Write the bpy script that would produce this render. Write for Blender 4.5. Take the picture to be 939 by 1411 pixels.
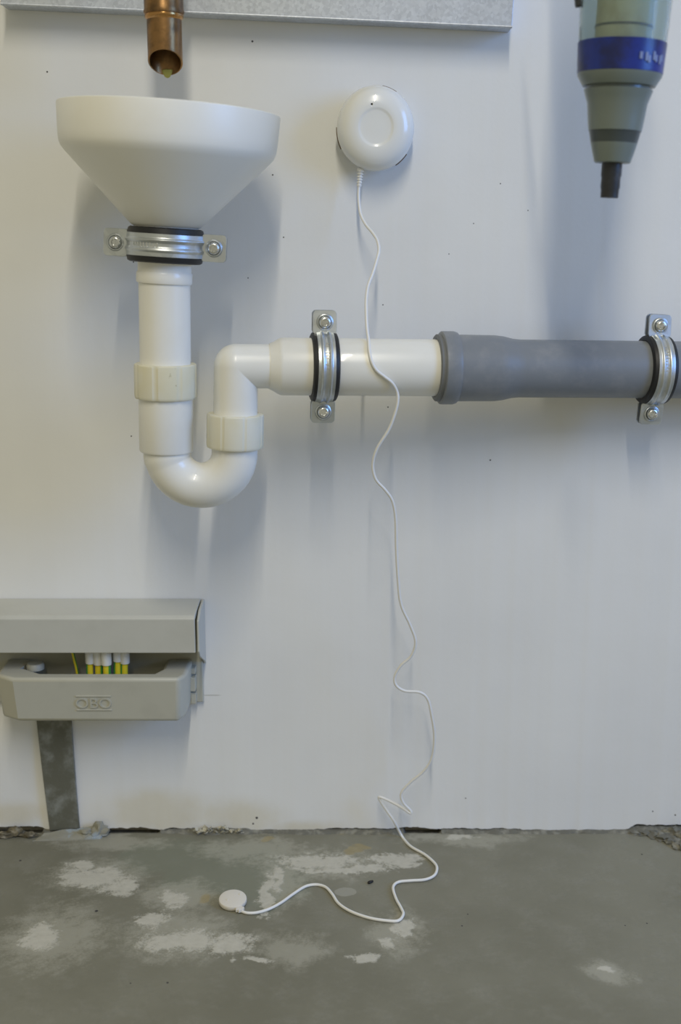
import bpy, bmesh, math, random
from mathutils import Vector, Matrix, noise

for o in list(bpy.data.objects):
    bpy.data.objects.remove(o, do_unlink=True)
scene = bpy.context.scene
COL = scene.collection

# ------------------------------------------------------------------ camera
W, H = 939, 1411
F = 1700.0                      # focal length in pixels of the 939x1411 frame
D = 1.15                        # camera stands this far in front of the wall (wall face is y = 0)
PITCH = math.radians(12.4)
ZC = D * math.tan(PITCH + math.atan((1146 - 705.5) / F))   # eye height above the floor
cam_d = bpy.data.cameras.new('camera')
cam_d.sensor_fit = 'VERTICAL'; cam_d.sensor_height = 36.0
cam_d.lens = F * 36.0 / H
cam_d.clip_start = 0.01
cam_d.dof.use_dof = True
cam_d.dof.focus_distance = 1.09
cam_d.dof.aperture_fstop = 5.0
cam = bpy.data.objects.new('camera', cam_d); COL.objects.link(cam)
cam.location = (0, -D, ZC); cam.rotation_euler = (math.pi/2 - PITCH, 0, 0)
scene.camera = cam

# ------------------------------------------------------------------ world and lights
scene.view_settings.view_transform = 'Standard'
scene.view_settings.look = 'None'
scene.view_settings.gamma = 1.0
scene.view_settings.use_curve_mapping = False
scene.view_settings.exposure = -0.04
wd = bpy.data.worlds.new('world'); scene.world = wd; wd.use_nodes = True
wd.node_tree.nodes['Background'].inputs[0].default_value = (1.0, 0.95, 0.72, 1)
wd.node_tree.nodes['Background'].inputs[1].default_value = 0.36

TUBE = (1.0, 0.94, 0.80, 47)
DAY = (0.16, 0.40, 1.0, 34)
def area_light(name, loc, target, sx, sy, watts, col):
    l = bpy.data.lights.new(name, 'AREA'); l.shape = 'RECTANGLE'; l.size = sx; l.size_y = sy
    l.energy = watts; l.color = col
    o = bpy.data.objects.new(name, l); COL.objects.link(o)
    o.location = loc
    dv = Vector(target) - Vector(loc)
    o.rotation_euler = dv.to_track_quat('-Z', 'Y').to_euler()
    return o
# the room's ceiling tube, running away from the wall, and the daylight window on the right-hand side of the room
area_light('ceiling_tube_offscreen', (0.05, -2.4, 2.4), (0.05, -2.4, 0), 0.05, 2.2, TUBE[3], TUBE[:3])
area_light('window_right_offscreen', (2.0, -1.2, 1.25), (0.0, -1.2, 1.25), 1.0, 1.2, DAY[3], DAY[:3])

# ------------------------------------------------------------------ geometry helpers
Fv = Vector((0, math.cos(PITCH), -math.sin(PITCH))); Uv = Vector((0, math.sin(PITCH), math.cos(PITCH)))
CP = Vector((0, -D, ZC))
def ray(px, py):
    return Fv + Vector((1, 0, 0)) * ((px - 469.5) / F) + Uv * ((705.5 - py) / F)
def P(px, py, d):                       # point seen at a pixel, d metres in front of the wall
    r = ray(px, py); return CP + r * ((D - d) / r.y)
def G(px, py, z=0.0):                   # point seen at a pixel, on the floor
    r = ray(px, py); return CP + r * ((z - ZC) / r.z)
def mpp(px, py, d):                     # metres per pixel there
    r = ray(px, py); return (D - d) / r.y / F

def frame(origin, axis, front=Vector((0, -1, 0))):
    z = Vector(axis).normalized()
    y = -(front - z * front.dot(z)).normalized()
    x = y.cross(z)
    m = Matrix((x, y, z)).transposed().to_4x4()
    m.translation = origin
    return m

def lathe(bm, prof, M, seg=48, cap=True, closed=False, rmod=None, sx=1.0, sy=1.0):
    rings = []
    for (r, h) in prof:
        ring = []
        for i in range(seg):
            a = 2 * math.pi * i / seg
            rr = r if rmod is None else rmod(r, h, a)
            ring.append(bm.verts.new(M @ Vector((rr * math.cos(a) * sx, rr * math.sin(a) * sy, h))))
        rings.append(ring)
    n = len(rings)
    for k in range(n if closed else n - 1):
        a, b = rings[k], rings[(k + 1) % n]
        for i in range(seg):
            j = (i + 1) % seg
            bm.faces.new((a[i], a[j], b[j], b[i]))
    if cap and not closed:
        bm.faces.new(list(reversed(rings[0]))); bm.faces.new(rings[-1])
    return rings

def box(bm, M, x0, x1, y0, y1, z0, z1):
    v = [bm.verts.new(M @ Vector(c)) for c in
         ((x0,y0,z0),(x1,y0,z0),(x1,y1,z0),(x0,y1,z0),(x0,y0,z1),(x1,y0,z1),(x1,y1,z1),(x0,y1,z1))]
    for f in ((3,2,1,0),(4,5,6,7),(0,1,5,4),(1,2,6,5),(2,3,7,6),(3,0,4,7)):
        bm.faces.new([v[i] for i in f])

def prism(bm, lo, hi):                  # two matching loops of points
    a = [bm.verts.new(p) for p in lo]; b = [bm.verts.new(p) for p in hi]
    n = len(a)
    bm.faces.new(list(reversed(a))); bm.faces.new(b)
    for i in range(n):
        j = (i + 1) % n
        bm.faces.new((a[i], a[j], b[j], b[i]))

def catmull(pts, n=8):
    out = []
    q = [pts[0] * 2 - pts[1]] + list(pts) + [pts[-1] * 2 - pts[-2]]
    for i in range(1, len(q) - 2):
        p0, p1, p2, p3 = q[i-1], q[i], q[i+1], q[i+2]
        for k in range(n):
            t = k / n
            out.append(0.5 * ((2*p1) + (p2-p0)*t + (2*p0-5*p1+4*p2-p3)*t*t + (3*p1-p0-3*p2+p3)*t*t*t))
    out.append(pts[-1]); return out

def tube(bm, pts, r, seg=12, cap=True):
    rings = []; up = None
    for i, p in enumerate(pts):
        t = (pts[min(i+1, len(pts)-1)] - pts[max(i-1, 0)]).normalized()
        if up is None:
            up = t.orthogonal().normalized()
        up = (up - t * up.dot(t)).normalized(); s = t.cross(up)
        rr = r[i] if isinstance(r, (list, tuple)) else r
        rings.append([bm.verts.new(p + (up * math.cos(2*math.pi*k/seg) + s * math.sin(2*math.pi*k/seg)) * rr) for k in range(seg)])
    for a, b in zip(rings, rings[1:]):
        for i in range(seg):
            j = (i + 1) % seg
            bm.faces.new((a[i], a[j], b[j], b[i]))
    if cap:
        bm.faces.new(list(reversed(rings[0]))); bm.faces.new(rings[-1])

def lump_bm(bm, loc, sx, sy, sz, seed, rough=0.35, sub=3, rz=0.0, freq=1.6):
    tmp = bmesh.new(); bmesh.ops.create_icosphere(tmp, subdivisions=sub, radius=1.0)
    idx = {}
    R = Matrix.Rotation(rz, 3, 'Z')
    for v in tmp.verts:
        k = 1 + rough * noise.fractal(v.co * freq + Vector((seed * 7.1, seed * 3.3, seed)), 0.8, 2.0, 4)
        c = v.co * k
        idx[v] = bm.verts.new(Vector(loc) + R @ Vector((c.x * sx, c.y * sy, max(c.z, -0.35) * sz)))
    for f in tmp.faces:
        bm.faces.new([idx[v] for v in f.verts])
    tmp.free()

def obj(name, bm, m, parent=None, smooth=30, bevel=None, bseg=3, origin=None, label=None):
    bmesh.ops.recalc_face_normals(bm, faces=bm.faces[:])
    if parent is not None:
        o0 = Vector(parent['_w'])
    elif origin is not None:
        o0 = Vector(origin)
    else:
        o0 = Vector((0, 0, 0))
    for v in bm.verts: v.co -= o0
    me = bpy.data.meshes.new(name)
    for f in bm.faces: f.smooth = smooth is not None
    if smooth is not None:
        a = math.radians(smooth)
        for e in bm.edges:
            if len(e.link_faces) == 2 and e.calc_face_angle(0) > a: e.smooth = False
    bm.to_mesh(me); bm.free()
    me.materials.append(m)
    o = bpy.data.objects.new(name, me); COL.objects.link(o)
    WORLD[o.name] = o0
    if parent is not None:
        o.parent = parent
        if parent.type == 'MESH': pass
    else:
        o.location = o0
    o['_w'] = tuple(o0)
    if bevel:
        b = o.modifiers.new('bevel', 'BEVEL'); b.width = bevel; b.segments = bseg; b.limit_method = 'ANGLE'; b.angle_limit = math.radians(35)
        b.harden_normals = False
    if label: o['label'] = label
    return o
WORLD = {}
def carve(o, bm):                           # cut a real hole into a mesh object and bake the result
    bmesh.ops.recalc_face_normals(bm, faces=bm.faces[:])
    me = bpy.data.meshes.new('cutter'); bm.to_mesh(me); bm.free()
    k = bpy.data.objects.new('cutter', me); COL.objects.link(k)
    md = o.modifiers.new('hole', 'BOOLEAN'); md.operation = 'DIFFERENCE'; md.solver = 'EXACT'; md.object = k
    bpy.context.view_layer.update()
    new = bpy.data.meshes.new_from_object(o.evaluated_get(bpy.context.evaluated_depsgraph_get()))
    o.modifiers.clear(); o.data = new
    bpy.data.objects.remove(k)
def thing(name, label, cat, loc, group=None):
    o = bpy.data.objects.new(name, None); COL.objects.link(o)
    o.empty_display_size = 0.02
    o.location = loc; o['_w'] = tuple(loc); o['label'] = label; o['category'] = cat
    if group: o['group'] = group
    return o
def tag(o, label, cat, group=None):
    o['label'] = label; o['category'] = cat
    if group: o['group'] = group
    return o

# ------------------------------------------------------------------ materials
def nm(name):
    m = bpy.data.materials.new(name); m.use_nodes = True
    nt = m.node_tree; return m, nt, nt.nodes['Principled BSDF']
def N(nt, t, **kw):
    n = nt.nodes.new(t)
    for k, v in kw.items(): setattr(n, k, v)
    return n
def mathn(nt, op, a, b=None, clamp=False):
    n = N(nt, 'ShaderNodeMath', operation=op); n.use_clamp = clamp
    for i, v in enumerate((a, b)):
        if v is None: continue
        if isinstance(v, (int, float)): n.inputs[i].default_value = v
        else: nt.links.new(v, n.inputs[i])
    return n.outputs[0]
def mixc(nt, fac, a, b):
    n = N(nt, 'ShaderNodeMix', data_type='RGBA')
    for sock, v in ((n.inputs['Factor'], fac), (n.inputs['A'], a), (n.inputs['B'], b)):
        if isinstance(v, (int, float)): sock.default_value = v
        elif isinstance(v, tuple): sock.default_value = (*v, 1)
        else: nt.links.new(v, sock)
    return n.outputs['Result']
def noise_out(nt, scale, detail=4, rough=0.6, vec=None):
    n = N(nt, 'ShaderNodeTexNoise'); n.inputs['Scale'].default_value = scale
    n.inputs['Detail'].default_value = detail; n.inputs['Roughness'].default_value = rough
    if vec is not None: nt.links.new(vec, n.inputs['Vector'])
    return n.outputs['Fac']
def ramp(nt, fac, p0, p1):
    n = N(nt, 'ShaderNodeMapRange'); n.interpolation_type = 'SMOOTHSTEP'
    n.inputs['From Min'].default_value = p0; n.inputs['From Max'].default_value = p1
    nt.links.new(fac, n.inputs['Value']); return n.outputs['Result']
def geo_pos(nt):
    return N(nt, 'ShaderNodeNewGeometry').outputs['Position']
def bump(nt, h, strength, dist, bsdf):
    b = N(nt, 'ShaderNodeBump'); b.inputs['Strength'].default_value = strength; b.inputs['Distance'].default_value = dist
    nt.links.new(h, b.inputs['Height']); nt.links.new(b.outputs[0], bsdf.inputs['Normal'])
def simple(name, col, rough=0.5, metal=0.0, col2=None, scale=40.0, lo=0.45, hi=0.7, bmp=0.0, bscale=300.0, coat=0.0, trans=0.0, detail=5):
    m, nt, b = nm(name)
    b.inputs['Roughness'].default_value = rough; b.inputs['Metallic'].default_value = metal
    b.inputs['Coat Weight'].default_value = coat; b.inputs['Transmission Weight'].default_value = trans
    b.inputs['Base Color'].default_value = (*col, 1)
    if col2:
        f = ramp(nt, noise_out(nt, scale, detail, 0.6, geo_pos(nt)), lo, hi)
        nt.links.new(mixc(nt, f, col, col2), b.inputs['Base Color'])
    if bmp:
        bump(nt, noise_out(nt, bscale, 4, 0.6, geo_pos(nt)), bmp, 0.001, b)
    return m

def ellmask(nt, pos, c, sx, sy, axes='XY'):
    """1 at the centre falling to 0 at the ellipse edge, in world metres"""
    s = N(nt, 'ShaderNodeVectorMath', operation='SUBTRACT'); nt.links.new(pos, s.inputs[0]); s.inputs[1].default_value = c
    m = N(nt, 'ShaderNodeVectorMath', operation='MULTIPLY'); nt.links.new(s.outputs[0], m.inputs[0])
    m.inputs[1].default_value = (1/sx, 1/sy, 0) if axes == 'XY' else (1/sx, 0, 1/sy)
    l = N(nt, 'ShaderNodeVectorMath', operation='LENGTH'); nt.links.new(m.outputs[0], l.inputs[0])
    return mathn(nt, 'SUBTRACT', 1.0, l.outputs['Value'], clamp=True)

def wall_material():
    m, nt, b = nm('white_painted_plaster')
    pos = geo_pos(nt)
    base = mixc(nt, ramp(nt, noise_out(nt, 6, 3, 0.5, pos), 0.3, 0.7), (0.80, 0.80, 0.775), (0.76, 0.76, 0.74))
    # damp yellow stain above the joint
    n = noise_out(nt, 14, 5, 0.6, pos)
    st = None
    for (px, py, sx, sy) in ((215, 1120, .09, .035), (330, 1125, .07, .03), (420, 1140, .06, .012), (20, 1120, .05, .02)):
        c = P(px, py, 0); e = ellmask(nt, pos, c, sx, sy, 'XZ')
        st = e if st is None else mathn(nt, 'MAXIMUM', st, e)
    st = ramp(nt, mathn(nt, 'MULTIPLY', st, mathn(nt, 'POWER', mathn(nt, 'ADD', n, 0.45), 2.5)), 0.02, 0.75)
    base = mixc(nt, mathn(nt, 'MULTIPLY', st, 0.5), base, (0.62, 0.55, 0.36))
    # dark specks, each where it sits on the wall
    sp = None
    for (px, py, r) in ((65, 99, 2.2), (348, 57, 2.6), (376, 241, 2.0), (391, 327, 1.8), (184, 361, 1.8), (342, 383, 1.6),
                        (690, 253, 1.6), (653, 308, 1.4), (619, 350, 1.4), (676, 634, 2.0), (728, 290, 1.4), (528, 420, 1.6),
                        (354, 1127, 3.2), (349, 1135, 2.4), (642, 1100, 1.6), (535, 561, 1.8), (181, 601, 1.8), (900, 1118, 1.8), (931, 1123, 2)):
        c = P(px, py, 0); s = mpp(px, py, 0)
        e = ellmask(nt, pos, c, 0.75 * r * s, 0.75 * r * s, 'XZ')
        sp = e if sp is None else mathn(nt, 'MAXIMUM', sp, e)
    base = mixc(nt, ramp(nt, sp, 0.05, 0.5), base, (0.06, 0.055, 0.05))
    # hairline crack beside the terminal box
    c = P(292, 958, 0); s = mpp(292, 958, 0); e = ellmask(nt, pos, c, 22 * s, 1.5 * s, 'XZ')
    base = mixc(nt, mathn(nt, 'MULTIPLY', ramp(nt, mathn(nt, 'ADD', e, mathn(nt, 'SUBTRACT', noise_out(nt, 90, 4, 0.6, pos), 0.5)), 0.25, 0.6), 0.5), base, (0.30, 0.28, 0.22))
    nt.links.new(base, b.inputs['Base Color'])
    b.inputs['Roughness'].default_value = 0.55
    h = mathn(nt, 'ADD', mathn(nt, 'MULTIPLY', noise_out(nt, 9, 2, 0.5, pos), 5.0), mathn(nt, 'MULTIPLY', noise_out(nt, 160, 3, 0.6, pos), 0.35))
    bump(nt, h, 0.25, 0.0012, b)
    return m

def floor_material():
    m, nt, b = nm('bare_concrete')
    pos0 = geo_pos(nt)
    # warp the coordinates a little so that no deposit has a clean outline
    wn = N(nt, 'ShaderNodeTexNoise'); wn.inputs['Scale'].default_value = 24; wn.inputs['Detail'].default_value = 5; nt.links.new(pos0, wn.inputs['Vector'])
    ws = N(nt, 'ShaderNodeVectorMath', operation='SUBTRACT'); nt.links.new(wn.outputs['Color'], ws.inputs[0]); ws.inputs[1].default_value = (.5, .5, .5)
    wm = N(nt, 'ShaderNodeVectorMath', operation='SCALE'); nt.links.new(ws.outputs[0], wm.inputs[0]); wm.inputs['Scale'].default_value = 0.045
    wa = N(nt, 'ShaderNodeVectorMath', operation='ADD'); nt.links.new(pos0, wa.inputs[0]); nt.links.new(wm.outputs[0], wa.inputs[1])
    pos = wa.outputs[0]
    n1 = noise_out(nt, 5, 6, 0.6, pos0); n2 = noise_out(nt, 38, 8, 0.68, pos0); n3 = noise_out(nt, 150, 5, 0.7, pos0); n4 = noise_out(nt, 14, 8, 0.7, pos)
    n5 = noise_out(nt, 420, 3, 0.7, pos0)
    nx = mathn(nt, 'ADD', n2, mathn(nt, 'MULTIPLY', mathn(nt, 'SUBTRACT', mathn(nt, 'ADD', mathn(nt, 'MULTIPLY', n3, 0.6), mathn(nt, 'MULTIPLY', n5, 0.4)), 0.5), 1.3))
    base = mixc(nt, ramp(nt, n1, 0.3, 0.7), (0.172, 0.164, 0.115), (0.232, 0.223, 0.166))
    base = mixc(nt, mathn(nt, 'MULTIPLY', ramp(nt, n2, 0.45, 0.75), 0.25), base, (0.38, 0.37, 0.31))
    base = mixc(nt, mathn(nt, 'MULTIPLY', ramp(nt, nx, 0.45, 0.9), 0.30), base, (0.12, 0.115, 0.085))
    def field(lst, p=None):
        acc = None
        for (px, py, rx, ry) in lst:
            c = G(px, py); s = mpp(px, py, -c.y)
            sy = (G(px, py - ry) - G(px, py + ry)).length / 2
            e = ellmask(nt, p or pos, c, rx * s, sy)
            acc = e if acc is None else mathn(nt, 'MAXIMUM', acc, e)
        return acc
    def crust(f, nn, bias, lo, hi):         # deposit with a ragged, broken edge
        return mathn(nt, 'MULTIPLY', ramp(nt, mathn(nt, 'ADD', mathn(nt, 'MULTIPLY', f, 0.9), mathn(nt, 'SUBTRACT', nn, bias)), lo, hi), ramp(nt, f, 0.0, 0.25))
    # greenish damp area
    damp = crust(field(((310, 1195, 150, 60), (230, 1180, 110, 40), (380, 1220, 70, 50))), n4, 0.5, 0.1, 0.5)
    base = mixc(nt, mathn(nt, 'MULTIPLY', damp, 0.55), base, (0.205, 0.222, 0.162))
    # thin pale haze, then the thick white crust
    haze = crust(field(((130, 1205, 110, 36), (75, 1290, 110, 70), (245, 1290, 130, 50), (440, 1188, 140, 34), (390, 1215, 50, 60), (545, 1285, 60, 50), (350, 1170, 120, 26), (250, 1235, 90, 40), (640, 1155, 120, 16), (830, 1340, 60, 20), (400, 1310, 90, 40), (160, 1160, 120, 16))), nx, 0.5, 0.12, 0.65)
    base = mixc(nt, mathn(nt, 'MULTIPLY', haze, 0.42), base, (0.50, 0.48, 0.39))
    eff = crust(field(((125, 1208, 75, 22), (165, 1222, 40, 18), (110, 1190, 30, 10), (245, 1296, 90, 26), (318, 1302, 48, 26), (205, 1266, 36, 18), (60, 1285, 36, 26), (235, 1240, 26, 20), (365, 1235, 16, 40),
                 (435, 1185, 90, 18), (545, 1184, 60, 16), (470, 1197, 110, 9), (556, 1278, 20, 22), (535, 1300, 22, 14), (500, 1325, 40, 10), (385, 1212, 16, 30), (837, 1338, 18, 5), (640, 1151, 40, 7), (350, 1328, 40, 8))), nx, 0.55, 0.18, 0.50)
    base = mixc(nt, mathn(nt, 'MULTIPLY', eff, 0.85), base, mixc(nt, n3, (0.44, 0.42, 0.34), (0.66, 0.63, 0.54)))
    # single smear of pale paint
    c = G(476, 1229); s = mpp(476, 1229, -c.y)
    e = ellmask(nt, pos0, c, 20 * s, (G(476, 1221) - G(476, 1237)).length / 2)
    base = mixc(nt, mathn(nt, 'MULTIPLY', ramp(nt, mathn(nt, 'ADD', e, mathn(nt, 'MULTIPLY', mathn(nt, 'SUBTRACT', n2, 0.5), 0.9)), 0.20, 0.30), 0.6), base, (0.38, 0.37, 0.31))
    # rusty yellow marks
    rust = crust(field(((490, 1172, 20, 8), (500, 1167, 12, 6), (365, 1157, 10, 6), (475, 1146, 12, 5), (285, 1240, 18, 10))), n2, 0.5, 0.2, 0.5)
    base = mixc(nt, mathn(nt, 'MULTIPLY', rust, 0.6), base, (0.34, 0.27, 0.12))
    # dark grit
    sp = None
    for (px, py, r) in ((28, 1186, 2.4), (133, 1255, 3), (231, 1354, 2.2), (180, 1355, 1.6), (885, 1177, 1.8), (637, 1276, 1.8), (862, 1275, 1.4), (892, 1272, 1.6), (645, 1260, 1.5)):
        c = G(px, py); s = mpp(px, py, -c.y); e = ellmask(nt, pos0, c, r * s, r * s * 1.3)
        sp = e if sp is None else mathn(nt, 'MAXIMUM', sp, e)
    base = mixc(nt, ramp(nt, sp, 0.05, 0.5), base, (0.05, 0.045, 0.04))
    nt.links.new(base, b.inputs['Base Color'])
    b.inputs['Roughness'].default_value = 0.62
    h = mathn(nt, 'ADD', mathn(nt, 'MULTIPLY', n2, 1.0), mathn(nt, 'MULTIPLY', n3, 0.5))
    h = mathn(nt, 'ADD', h, mathn(nt, 'MULTIPLY', eff, 0.5))
    bump(nt, h, 0.4, 0.0012, b)
    return m

def galv_material(name, c1, c2, rough=0.42, metal=0.75, scale=70):
    m, nt, b = nm(name); pos = geo_pos(nt)
    v = N(nt, 'ShaderNodeTexVoronoi'); v.inputs['Scale'].default_value = scale; nt.links.new(pos, v.inputs['Vector'])
    sep = N(nt, 'ShaderNodeSeparateColor'); nt.links.new(v.outputs['Color'], sep.inputs[0])
    n = noise_out(nt, 35, 5, 0.65, pos)
    base = mixc(nt, mathn(nt, 'ADD', mathn(nt, 'MULTIPLY', sep.outputs[0], 0.45), mathn(nt, 'MULTIPLY', n, 0.6), clamp=True), c1, c2)
    nt.links.new(base, b.inputs['Base Color'])
    b.inputs['Metallic'].default_value = metal
    nt.links.new(mathn(nt, 'ADD', mathn(nt, 'MULTIPLY', n, 0.3), rough - 0.15), b.inputs['Roughness'])
    bump(nt, n, 0.2, 0.0006, b)
    return m

def nut_material():
    m, nt, b = nm('aged_cream_plastic'); pos = geo_pos(nt)
    n = noise_out(nt, 210, 5, 0.7, pos); n2 = noise_out(nt, 30, 3, 0.5, pos)
    base = mixc(nt, ramp(nt, n2, 0.35, 0.65), (0.74, 0.72, 0.60), (0.72, 0.68, 0.50))
    dirt = mathn(nt, 'MULTIPLY', ramp(nt, n, 0.62, 0.72), ramp(nt, n2, 0.45, 0.6))
    base = mixc(nt, mathn(nt, 'MULTIPLY', dirt, 0.7), base, (0.36, 0.31, 0.14))
    nt.links.new(base, b.inputs['Base Color']); b.inputs['Roughness'].default_value = 0.45
    return m

MAT = dict(
    wall=wall_material(), floor=floor_material(),
    masonry=simple('masonry', (0.24, 0.22, 0.18), 0.9, col2=(0.34, 0.31, 0.26), bmp=0.8, bscale=120),
    mortar=simple('grey_mortar', (0.15, 0.145, 0.115), 0.9, col2=(0.27, 0.26, 0.21), scale=110, bmp=0.9, bscale=260),
    mortar_dark=simple('dark_damp_mortar', (0.10, 0.085, 0.05), 0.9, col2=(0.30, 0.27, 0.20), scale=120, bmp=0.9, bscale=260),
    mortar_blue=simple('blue_grey_mortar', (0.33, 0.37, 0.38), 0.85, col2=(0.30, 0.29, 0.23), scale=40, lo=0.45, hi=0.55, bmp=0.7, bscale=220),
    flake=simple('paint_flake', (0.50, 0.47, 0.36), 0.7, col2=(0.16, 0.14, 0.09), scale=200),
    pvc=simple('white_pvc', (0.82, 0.81, 0.75), 0.28, col2=(0.79, 0.77, 0.69), scale=22, lo=0.4, hi=0.8, coat=0.15),
    funnel=simple('cream_funnel_plastic', (0.85, 0.835, 0.76), 0.40, col2=(0.82, 0.795, 0.70), scale=14, lo=0.45, hi=0.8),
    nut=nut_material(),
    grey=simple('grey_pvc', (0.200, 0.215, 0.230), 0.42, col2=(0.235, 0.245, 0.255), scale=60, bmp=0.12, bscale=200),
    grey_seal=simple('grey_rubber_seal', (0.17, 0.18, 0.19), 0.6),
    rubber=simple('black_rubber', (0.012, 0.012, 0.012), 0.5),
    zinc=galv_material('zinc_plated_steel', (0.50, 0.53, 0.55), (0.72, 0.75, 0.76), rough=0.37, metal=1.0, scale=120),
    screw=galv_material('screw_steel', (0.60, 0.62, 0.62), (0.85, 0.86, 0.86), rough=0.25, metal=1.0, scale=200),
    galv=galv_material('galvanised_sheet', (0.40, 0.43, 0.48), (0.66, 0.70, 0.76), rough=0.48, metal=0.55, scale=420),
    strap=simple('weathered_zinc_strap', (0.150, 0.150, 0.115), 0.6, 0.25, col2=(0.30, 0.31, 0.28), scale=55, lo=0.42, hi=0.75, bmp=0.3, bscale=200),
    copper=simple('tarnished_copper', (0.33, 0.185, 0.075), 0.36, 0.9, col2=(0.13, 0.080, 0.04), scale=60, lo=0.35, hi=0.7, bmp=0.2, bscale=180),
    solder=simple('solder_bead', (0.50, 0.27, 0.10), 0.25, 1.0),
    flux=simple('green_yellow_flux', (0.38, 0.36, 0.08), 0.4),
    alarm=simple('glossy_white_plastic', (0.80, 0.80, 0.76), 0.20, coat=0.25),
    brown=simple('brown_adhesive', (0.16, 0.10, 0.05), 0.7),
    cord=simple('white_cord_jacket', (0.80, 0.79, 0.75), 0.4),
    probe=simple('off_white_probe_plastic', (0.70, 0.66, 0.58), 0.45),
    box=simple('grey_box_plastic', (0.48, 0.47, 0.39), 0.42, col2=(0.45, 0.44, 0.365), scale=30),
    trunk=simple('grey_trunking_plastic', (0.52, 0.515, 0.455), 0.40, col2=(0.49, 0.485, 0.425), scale=20),
    sleeve=simple('white_wire_ferrule', (0.72, 0.72, 0.68), 0.45),
    yellow=simple('yellow_insulation', (0.72, 0.60, 0.03), 0.4),
    green=simple('green_insulation', (0.05, 0.26, 0.05), 0.4),
    bowl=None,
    amber=simple('amber_filter_mesh', (0.66, 0.62, 0.42), 0.6, col2=(0.50, 0.46, 0.28), scale=60),
    blue=simple('blue_printed_label', (0.010, 0.028, 0.22), 0.3, col2=(0.010, 0.016, 0.085), scale=45, lo=0.4, hi=0.7),
    printm=simple('pale_label_print', (0.20, 0.24, 0.40), 0.5),
    cone=simple('grey_green_plastic', (0.155, 0.185, 0.165), 0.35, coat=0.2),
    smoke=simple('dark_smoked_plastic', (0.055, 0.068, 0.068), 0.3),
    black=simple('black_plastic', (0.022, 0.024, 0.027), 0.4, col2=(0.08, 0.085, 0.09), scale=90, lo=0.45, hi=0.75),
    insect=simple('black_speck', (0.015, 0.013, 0.012), 0.5),
)
m, nt, b = nm('clear_bowl_plastic')
b.inputs['Base Color'].default_value = (0.66, 0.74, 0.73, 1); b.inputs['Roughness'].default_value = 0.10
b.inputs['Transmission Weight'].default_value = 0.92; b.inputs['IOR'].default_value = 1.2
MAT['bowl'] = m

# ------------------------------------------------------------------ the setting
def fnoise(x, s, seed):
    return noise.fractal(Vector((x * s, seed, 0.37)), 0.8, 2.0, 5)
ZT = 1.5; XR = 0.95
def px_of_x(x):                 # image column of a point low on the wall
    c = Vector((x, 0, 0.0)) - CP
    return 469.5 + F * x / c.dot(Fv)
def plaster_bottom(x):
    px = px_of_x(x)
    z = 0.0020 + 0.0012 * fnoise(x, 30, 1.0) + 0.0010 * fnoise(x, 160, 6.0)
    def bumpf(a, b, h, soft=12):
        t = min((px - a) / soft, (b - px) / soft, 1.0)
        return h * max(t, 0.0)
    z += bumpf(-80, 64, 0.0042) + bumpf(138, 222, 0.0022, 20) + bumpf(222, 345, 0.0020) + bumpf(440, 720, 0.0016) + bumpf(865, 1100, 0.006)
    return max(z, 0.0006)
bm = bmesh.new()
n = 900; lo = []; hi = []; lob = []
xs = [-XR + 2 * XR * i / n for i in range(n + 1)]
for x in xs:
    zb = plaster_bottom(x)
    lob.append(bm.verts.new((x, 0.018, zb))); lo.append(bm.verts.new((x, 0.0008 * fnoise(x, 60, 5.0), zb)))
    hi.append((bm.verts.new((x, 0, 0.03)), bm.verts.new((x, 0, ZT))))
for i in range(n):
    bm.faces.new((lo[i], lo[i+1], hi[i+1][0], hi[i][0]))
    bm.faces.new((hi[i][0], hi[i+1][0], hi[i+1][1], hi[i][1]))
    bm.faces.new((lob[i], lob[i+1], lo[i+1], lo[i]))
wall = obj('wall_back', bm, MAT['wall'], smooth=30); wall['kind'] = 'structure'
bm = bmesh.new(); box(bm, Matrix.Identity(4), -XR, XR, 0.018, 0.10, -0.03, ZT)
w2 = obj('wall_masonry', bm, MAT['masonry'], smooth=None); w2['kind'] = 'structure'

bm = bmesh.new()
ny = 40; rows = []
for j in range(ny + 1):
    t = (j / ny) ** 1.8
    row = []
    for i in range(0, 191):
        x = -XR + 2 * XR * i / 190
        y = 0.012 - t * 2.1
        if j == 0:
            y = -0.0035 + 0.0018 * fnoise(x, 25, 9.0)
        z = 0.0 if j < 1 else 0.0007 * noise.fractal(Vector((x * 9, y * 9, 4.0)), 0.8, 2, 3) * min(1, -y * 40)
        row.append(bm.verts.new((x, y if j < 1 else min(y, -0.009 - 0.004 * j), min(z, 0.0002))))
    rows.append(row)
skirt = [bm.verts.new((v.co.x, v.co.y + 0.002, -0.02)) for v in rows[0]]
for a, b_ in [(skirt, rows[0])] + list(zip(rows, rows[1:])):
    for i in range(190):
        bm.faces.new((a[i], a[i+1], b_[i+1], b_[i]))
floor = obj('floor', bm, MAT['floor'], smooth=40); floor['kind'] = 'structure'

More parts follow.
